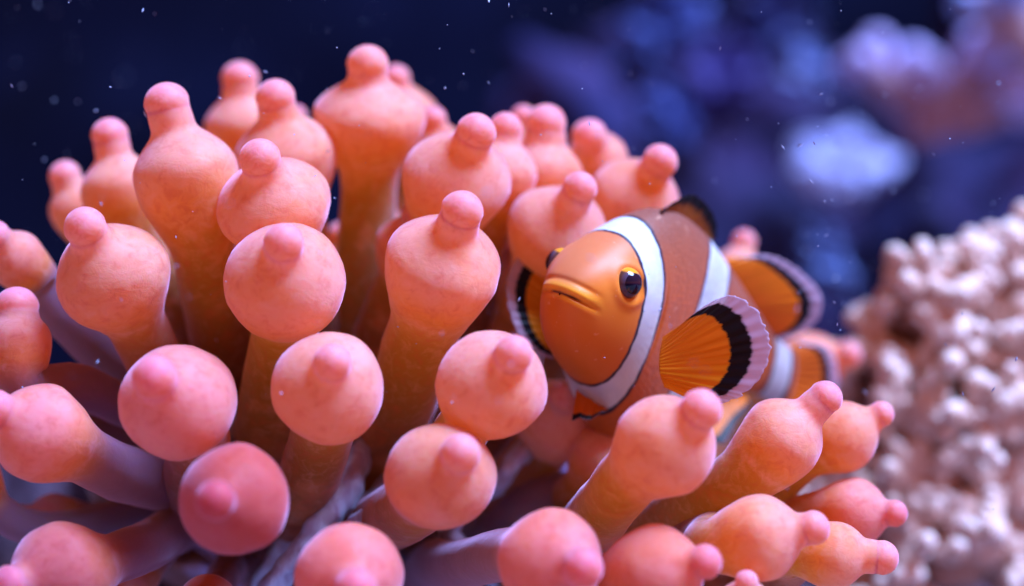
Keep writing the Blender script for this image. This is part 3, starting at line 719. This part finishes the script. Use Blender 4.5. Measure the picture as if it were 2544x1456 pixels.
# ------------------------------------------------------------------ knobby coral on the right
def knobby_coral():
    root = thing("branching_coral", P(2400, 1500, 8.5), "beige knobby branching coral with pale rounded tips at the right edge", "coral")
    MB = Mat("coral_branch_skin"); t = MB.attr("along"); n = MB.noise(500, 3, .6)
    c = MB.ramp(t, [(0, (.26, .13, .11)), (.5, (.52, .31, .25)), (.8, (.74, .54, .48)), (1, (.88, .76, .74))])
    c = MB.mix(MB.math('MULTIPLY', MB.maprange(n, .52, .68), .35), c, (.55, .42, .45))
    MB.color(c); MB.set(Roughness=.9, Specular_IOR_Level=.05); MB.bump(n, .6, .0008)
    MN = Mat("coral_tip_skin"); t = MN.attr("along"); n = MN.noise(600, 3, .6)
    c = MN.ramp(t, [(0, (.44, .24, .17)), (.5, (.70, .48, .40)), (.85, (.80, .62, .57)), (1, (.86, .74, .74))])
    c = MN.mix(MN.math('MULTIPLY', MN.maprange(n, .5, .7), .25), c, (.95, .88, .9))
    MN.color(c); MN.set(Roughness=.9, Specular_IOR_Level=.05); MN.bump(n, .5, .0006)
    MN.b.inputs["Subsurface Weight"].default_value = .2; MN.b.inputs["Subsurface Scale"].default_value = .002
    # three shared nub shapes
    nubs = []
    for q in range(4):
        V, F, pol, loc = ball(np.zeros(3), np.eye(3), 1.0, 12, 16)
        V = np.array([v * (1 + .16 * noise.noise(Vector(v * 1.6) + Vector((q * 5, 0, 0)))) * np.array([1, 1, 1.15]) for v in V])
        o = mesh_obj("nubbin", V, F, MN.m, None, origin=(0, 0, 0), attrs={"along": (pol + 1) / 2})
        nubs.append(o.data); bpy.data.objects.remove(o)
    lobes = [(2430, 670, 7.8, 70), (2540, 640, 7.8, 75), (2265, 735, 7.2, 60), (2500, 690, 7.6, 95), (2450, 740, 7.4, 120), (2300, 750, 7.0, 135), (2190, 880, 7.4, 115), (2370, 880, 7.0, 140), (2500, 860, 7.4, 110), (2250, 1030, 6.8, 130),
             (2430, 1060, 6.8, 140), (2540, 1040, 6.8, 110), (2310, 1190, 6.6, 140), (2470, 1220, 6.8, 140), (2240, 1330, 6.8, 120), (2370, 1370, 6.6, 130), (2510, 1390, 7.2, 120), (2040, 1230, 7.5, 110), (2130, 1160, 7.6, 110), (2190, 1470, 7, 110), (2110, 960, 8.2, 80)]
    core = P(2420, 1300, 13.7)
    Vc = []; Fc = []; ac = []
    for (px, py, y, r) in lobes:      # dense heart of the colony that closes the gaps between the branches
        V2, F2, p2, loc = ball(P(px, py, y + 2.9), np.eye(3), cmpx(r, y + 2.9) * .72, 16, 24)
        c2 = P(px, py, y + 2.9)
        V2 = [c2 + (v - c2) * (1 + .3 * noise.noise(Vector(v * 2.2))) for v in V2]
        Fc += (F2 + len(Vc)).tolist(); Vc += V2; ac += [.34] * len(V2)
    mesh_obj("core", Vc, Fc, MB.m, root, attrs={"along": ac})
    total = 0
    for (px, py, y, r) in lobes:
        y += 2.2
        c = P(px, py, y); rc = cmpx(r, y)
        nb = 8
        for b in range(nb):
            for _ in range(30):
                d = rng.normal(size=3); d /= np.linalg.norm(d)
                if d[1] < .35 and d[2] > -.75: break
            end = c + d * rc * rng.uniform(.78, 1.08)
            start = c * .55 + core * .45 + rng.normal(size=3) * .25 + d * .1
            mid = c + d * rc * .15
            cur = catmull([start, mid, end], 7)
            nr = len(cur); ns = 12
            Tn = np.gradient(cur, axis=0); Tn /= np.linalg.norm(Tn, axis=1)[:, None]
            N = np.cross(Tn[0], [.2, .3, 1]); N /= np.linalg.norm(N)
            V = []; al = []
            br = rng.uniform(.21, .29)
            for i in range(nr):
                N = N - Tn[i] * N.dot(Tn[i]); N /= np.linalg.norm(N); B = np.cross(Tn[i], N)
                f = i / (nr - 1)
                rr = br * (1.25 - .35 * f)
                if i == nr - 1: rr = .02
                for j in range(ns):
                    a_ = 2 * math.pi * j / ns
                    p = cur[i] + rr * (1 + .22 * noise.noise(Vector(cur[i] * 2 + np.array([a_, b, 0])))) * (math.cos(a_) * N + math.sin(a_) * B)
                    V.append(p); al.append(f)
            Fb = grid_faces(nr, ns).tolist()
            for e in range(4):      # small side knobs fused to the branch
                i = int(rng.integers(nr // 3, nr - 1)); dv = rng.normal(size=3); dv[1] -= .5; dv[2] += .4; dv /= np.linalg.norm(dv)
                V2, F2, p2, _ = ball(cur[i] + dv * br * 1.05, np.eye(3), rng.uniform(.13, .21), 9, 12)
                Fb += (F2 + len(V)).tolist(); V += list(V2); al += list(np.clip(.62 + .38 * (V2[:, 2] - V2[:, 2].min()) / (np.ptp(V2[:, 2]) + 1e-6), 0, 1))
            bo = mesh_obj("branch", V, Fb, MB.m, root, origin=start, attrs={"along": al})
            kn = 2 if rng.random() < .82 else 1
            for k in range(kn):
                if total >= 300: break
                off = rng.normal(size=3) * .20; off -= Tn[-1] * min(0, off.dot(Tn[-1]))
                q = cur[-1] + off * (0 if k == 0 else 1.25)
                o = bpy.data.objects.new("nubbin", nubs[rng.integers(0, 4)]); col.objects.link(o)
                o.parent = bo
                o.location = ((q - start) * U).tolist()
                sz = rng.uniform(.22, .31) * (1 if k == 0 else .78)
                dd = Vector(Tn[-1] * .6 + np.array([0, -.1, .5]) + off * .8)
                o.rotation_euler = dd.to_track_quat('Z', 'Y').to_euler()
                o.scale = (sz, sz, sz * rng.uniform(.95, 1.25))
                total += 1
knobby_coral()

# ------------------------------------------------------------------ blurred corals far behind, the tank's blue light put into their colours
def blob_cluster_material(name, c0, c1):
    M = Mat(name); n = M.noise(90, 3, .6); M.color(M.mix(M.maprange(n, .4, .65), c0, c1))
    M.set(Roughness=.6, Specular_IOR_Level=.2); M.bump(n, .4, .002)
    M.b.inputs["Subsurface Weight"].default_value = .0
    return M.m
def rosette():
    y = 42.0; c = P(2085, 392, y)
    root = thing("rosette_coral", c - np.array([0, -1.5, 1.0]), "blurred pale blue rosette coral with lobed rim and dark centre", "coral")
    m = blob_cluster_material("rosette_skin", (.30, .36, .70), (.42, .45, .78))
    nr, ns = 26, 120; V = []
    R0 = cmpx(128, y)
    ax = np.array([1, 0, 0.]); nz = np.array([0, -.62, .784]); ay = np.cross(nz, ax)
    for i in range(nr):
        f = i / (nr - 1)
        for j in range(ns):
            t = 2 * math.pi * j / ns
            lob = 1 + .10 * math.cos(5 * t + .4) + .05 * math.cos(11 * t) + .22 * noise.noise(Vector((math.cos(t) * 1.3, math.sin(t) * 1.3, 4.)))
            if f < .7:
                q = f / .7; r = R0 * q * (lob if q > .5 else 1 + (lob - 1) * q * 2); h = -1.1 * math.exp(-(q / .22) ** 2) + .5 * q - .75 * q ** 4
            else:
                q = (f - .7) / .3; r = R0 * lob * (1 - .75 * q); h = -.25 - 1.9 * q
            V.append(c + ax * r * math.cos(t) + ay * r * 1.0 * math.sin(t) + nz * (h + .5 * noise.noise(Vector((r * math.cos(t) * 1.4, r * math.sin(t) * 1.4, 2.)))))
    mesh_obj("corallite", V, grid_faces(nr, ns), m, root, origin=c)
    MD = Mat("rosette_mouth"); MD.color((.10, .07, .22)); MD.set(Roughness=.7)
    V, F, _, _ = ball(c - nz * .62, [ax, ay, nz], .45, 12, 20); mesh_obj("mouth", V, F, MD.m, root, origin=c)
rosette()

def thick_branches(name, label, cat, spec, m1, m2, y, group=None):
    """spec: list of pixel polylines [(px, py, r), ...]; limbs with swollen pale ends"""
    b0 = spec[0][0]
    root = thing(name, P(b0[0], b0[1], y), label, cat, group)
    for pl in spec:
        pts = catmull([P(q[0], q[1], y + (q[3] if len(q) > 3 else 0)) for q in pl], 8)
        rr = np.interp(np.linspace(0, 1, len(pts)), np.linspace(0, 1, len(pl)), [cmpx(q[2], y) for q in pl])
        Tn = np.gradient(pts, axis=0); Tn /= np.linalg.norm(Tn, axis=1)[:, None]
        N = np.cross(Tn[0], [.2, 1, .1]); N /= np.linalg.norm(N); ns = 20; V = []
        for i in range(len(pts)):
            N = N - Tn[i] * N.dot(Tn[i]); N /= np.linalg.norm(N); B = np.cross(Tn[i], N)
            for j in range(ns):
                a_ = 2 * math.pi * j / ns; d = math.cos(a_) * N + math.sin(a_) * B
                r = rr[i] * (1 + .25 * noise.noise(Vector((pts[i] + d) * .8)))
                V.append(pts[i] + d * r * (1 if 0 < i < len(pts) - 1 else .05))
        lim = mesh_obj("branch", V, grid_faces(len(pts), ns), m1, root, origin=pts[0])
        q = pl[-1]; r = cmpx(q[2], y)
        for k in range(4):
            cc = pts[-1] + rng.normal(size=3) * r * .55 + np.array([0, -r * .3, r * .35])
            V, F, _, _ = ball(cc, np.eye(3), r * rng.uniform(.6, .85), 14, 20)
            mesh_obj("knob", V, F, m2, lim, origin=cc)
m1 = blob_cluster_material("lavender_branch", (.30, .20, .34), (.42, .27, .34)); m2 = blob_cluster_material("lavender_knob", (.42, .42, .85), (.50, .46, .88))
thick_branches("lavender_coral", "blurred lavender branching coral stretching across the upper right", "coral",
    [[(2300, 360, 46), (2290, 270, 56), (2230, 180, 62)], [(2290, 270, 50), (2200, 200, 50), (2140, 150, 46)], [(2300, 280, 50), (2400, 200, 60), (2460, 150, 70)], [(2400, 220, 50), (2480, 230, 60), (2560, 180, 70)], [(2330, 300, 50), (2420, 290, 46), (2500, 240, 60)]], m1, m2, 36.0)
m3 = blob_cluster_material("mauve_branch", (.40, .30, .42), (.50, .34, .36)); m4 = blob_cluster_material("sky_blue_knob", (.20, .40, .95), (.30, .45, .98))
thick_branches("mauve_coral", "mauve coral branch with a bright blue knob in the top right corner", "coral", [[(2620, 160, 50), (2540, 90, 60), (2520, 20, 60)], [(2540, 60, 40), (2440, 10, 40), (2395, 8, 40)]], m3, m4, 34.0)

def mushroom(px, py, r, y, c0, c1, label, tilt=.2, stretch=1.0, lean=0.):
    c = P(px, py, y); R0 = cmpx(r, y)
    root = thing("mushroom_coral", c + np.array([0, 1.2, -.6]), label, "coral", "blurred blue mushroom corals on the far rock")
    m = blob_cluster_material("mushroom_skin", c0, c1)
    nr, ns = 20, 60; V = []
    nz = np.array([.1, -1, tilt]); nz /= np.linalg.norm(nz); ax = np.array([math.cos(lean), 0, math.sin(lean)]); ax -= nz * ax.dot(nz); ax /= np.linalg.norm(ax); ay = np.cross(nz, ax)
    for i in range(nr):
        f = i / (nr - 1)
        for j in range(ns):
            t = 2 * math.pi * j / ns; lob = 1 + .06 * math.sin(5 * t + px) + .04 * math.sin(9 * t)
            if f < .7: q = f / .7; rr = R0 * q * lob; h = R0 * (.25 - .25 * q * q)
            else: q = (f - .7) / .3; rr = R0 * lob * (1 - .6 * q); h = -R0 * .5 * q
            p_ = c + ax * rr * math.cos(t) + ay * rr * stretch * math.sin(t) + nz * h
            V.append(p_ + (nz * .8 + (p_ - c) / R0 * .6) * R0 * (.75 * fbm(p_, .8 / R0 * 1.6, px * .01, 3) if f < .99 else 0))
    cap = mesh_obj("cap", V, grid_faces(nr, ns), m, root, origin=c)
    V = []
    for i in range(8):
        f = i / 7
        for j in range(20):
            t = 2 * math.pi * j / 20
            V.append(c - nz * R0 * (.3 + 1.6 * f) + (ax * math.cos(t) + ay * math.sin(t)) * R0 * (.42 + .15 * f))
    mesh_obj("stalk", V, grid_faces(8, 20), m, root, origin=c)
BLU = ((.03, .06, .27), (.05, .09, .36)); DBL = ((.015, .025, .13), (.025, .04, .18)); SKY = ((.10, .17, .46), (.15, .22, .52)); VIO = ((.035, .03, .18), (.05, .04, .23))
for a in [(1650, 40, 105, 38, *BLU, "broad blue mushroom coral cut by the top edge"), (1575, 178, 62, 40, *BLU, "round blue mushroom coral second from the top, left of the violet one"),
          (1790, 180, 100, 42, *VIO, "dim violet mushroom coral on the far rock above the clownfish"), (1640, 295, 78, 36, *BLU, "blue mushroom coral on the far rock just above the bulb nearest the dorsal fin"),
          (2000, 165, 56, 34, *SKY, "small grey blue mushroom coral left of the lavender branches"), (1900, 60, 120, 46, *DBL, "large dim mushroom coral in the top middle of the far rock"),
          (2060, 655, 50, 26, (.06, .11, .32), (.09, .15, .40), "oblong light blue mushroom coral between tail fin and beige coral")]:
    mushroom(*a, **({"stretch": 1.7, "lean": .5} if a[0] == 2060 else {}))

# ------------------------------------------------------------------ specks drifting in the water
def snow():
    V = []; F = []
    M = Mat("drifting_specks"); M.color((.38, .48, .80)); M.set(Roughness=.5)
    for i in range(600):
        y = rng.choice([rng.uniform(-7, 6), rng.uniform(6, 22), rng.uniform(-1.5, 3)])
        px = rng.uniform(-150, 2700); py = rng.uniform(-100, 1000) if rng.random() < .85 else rng.uniform(0, 1456)
        c = P(px, py, y); r = rng.choice([.008, .011, .014, .020]) * rng.uniform(.7, 1.15)
        d = rng.normal(size=3); d /= np.linalg.norm(d); st = rng.choice([1, 1.3, 2.4, 4.2])
        b = len(V)
        e = np.cross(d, [.3, .5, .8]); e /= np.linalg.norm(e); g = np.cross(d, e)
        V += [c + d * r * st, c - d * r * st, c + e * r, c - e * r, c + g * r, c - g * r]
        F += [[b, b + 2, b + 4], [b, b + 4, b + 3], [b, b + 3, b + 5], [b, b + 5, b + 2], [b + 1, b + 4, b + 2], [b + 1, b + 3, b + 4], [b + 1, b + 5, b + 3], [b + 1, b + 2, b + 5]]
    tag(mesh_obj("marine_snow", V, F, M.m, smooth=False), "tiny pale specks drifting through the dark water", "specks", None, "stuff")
snow()
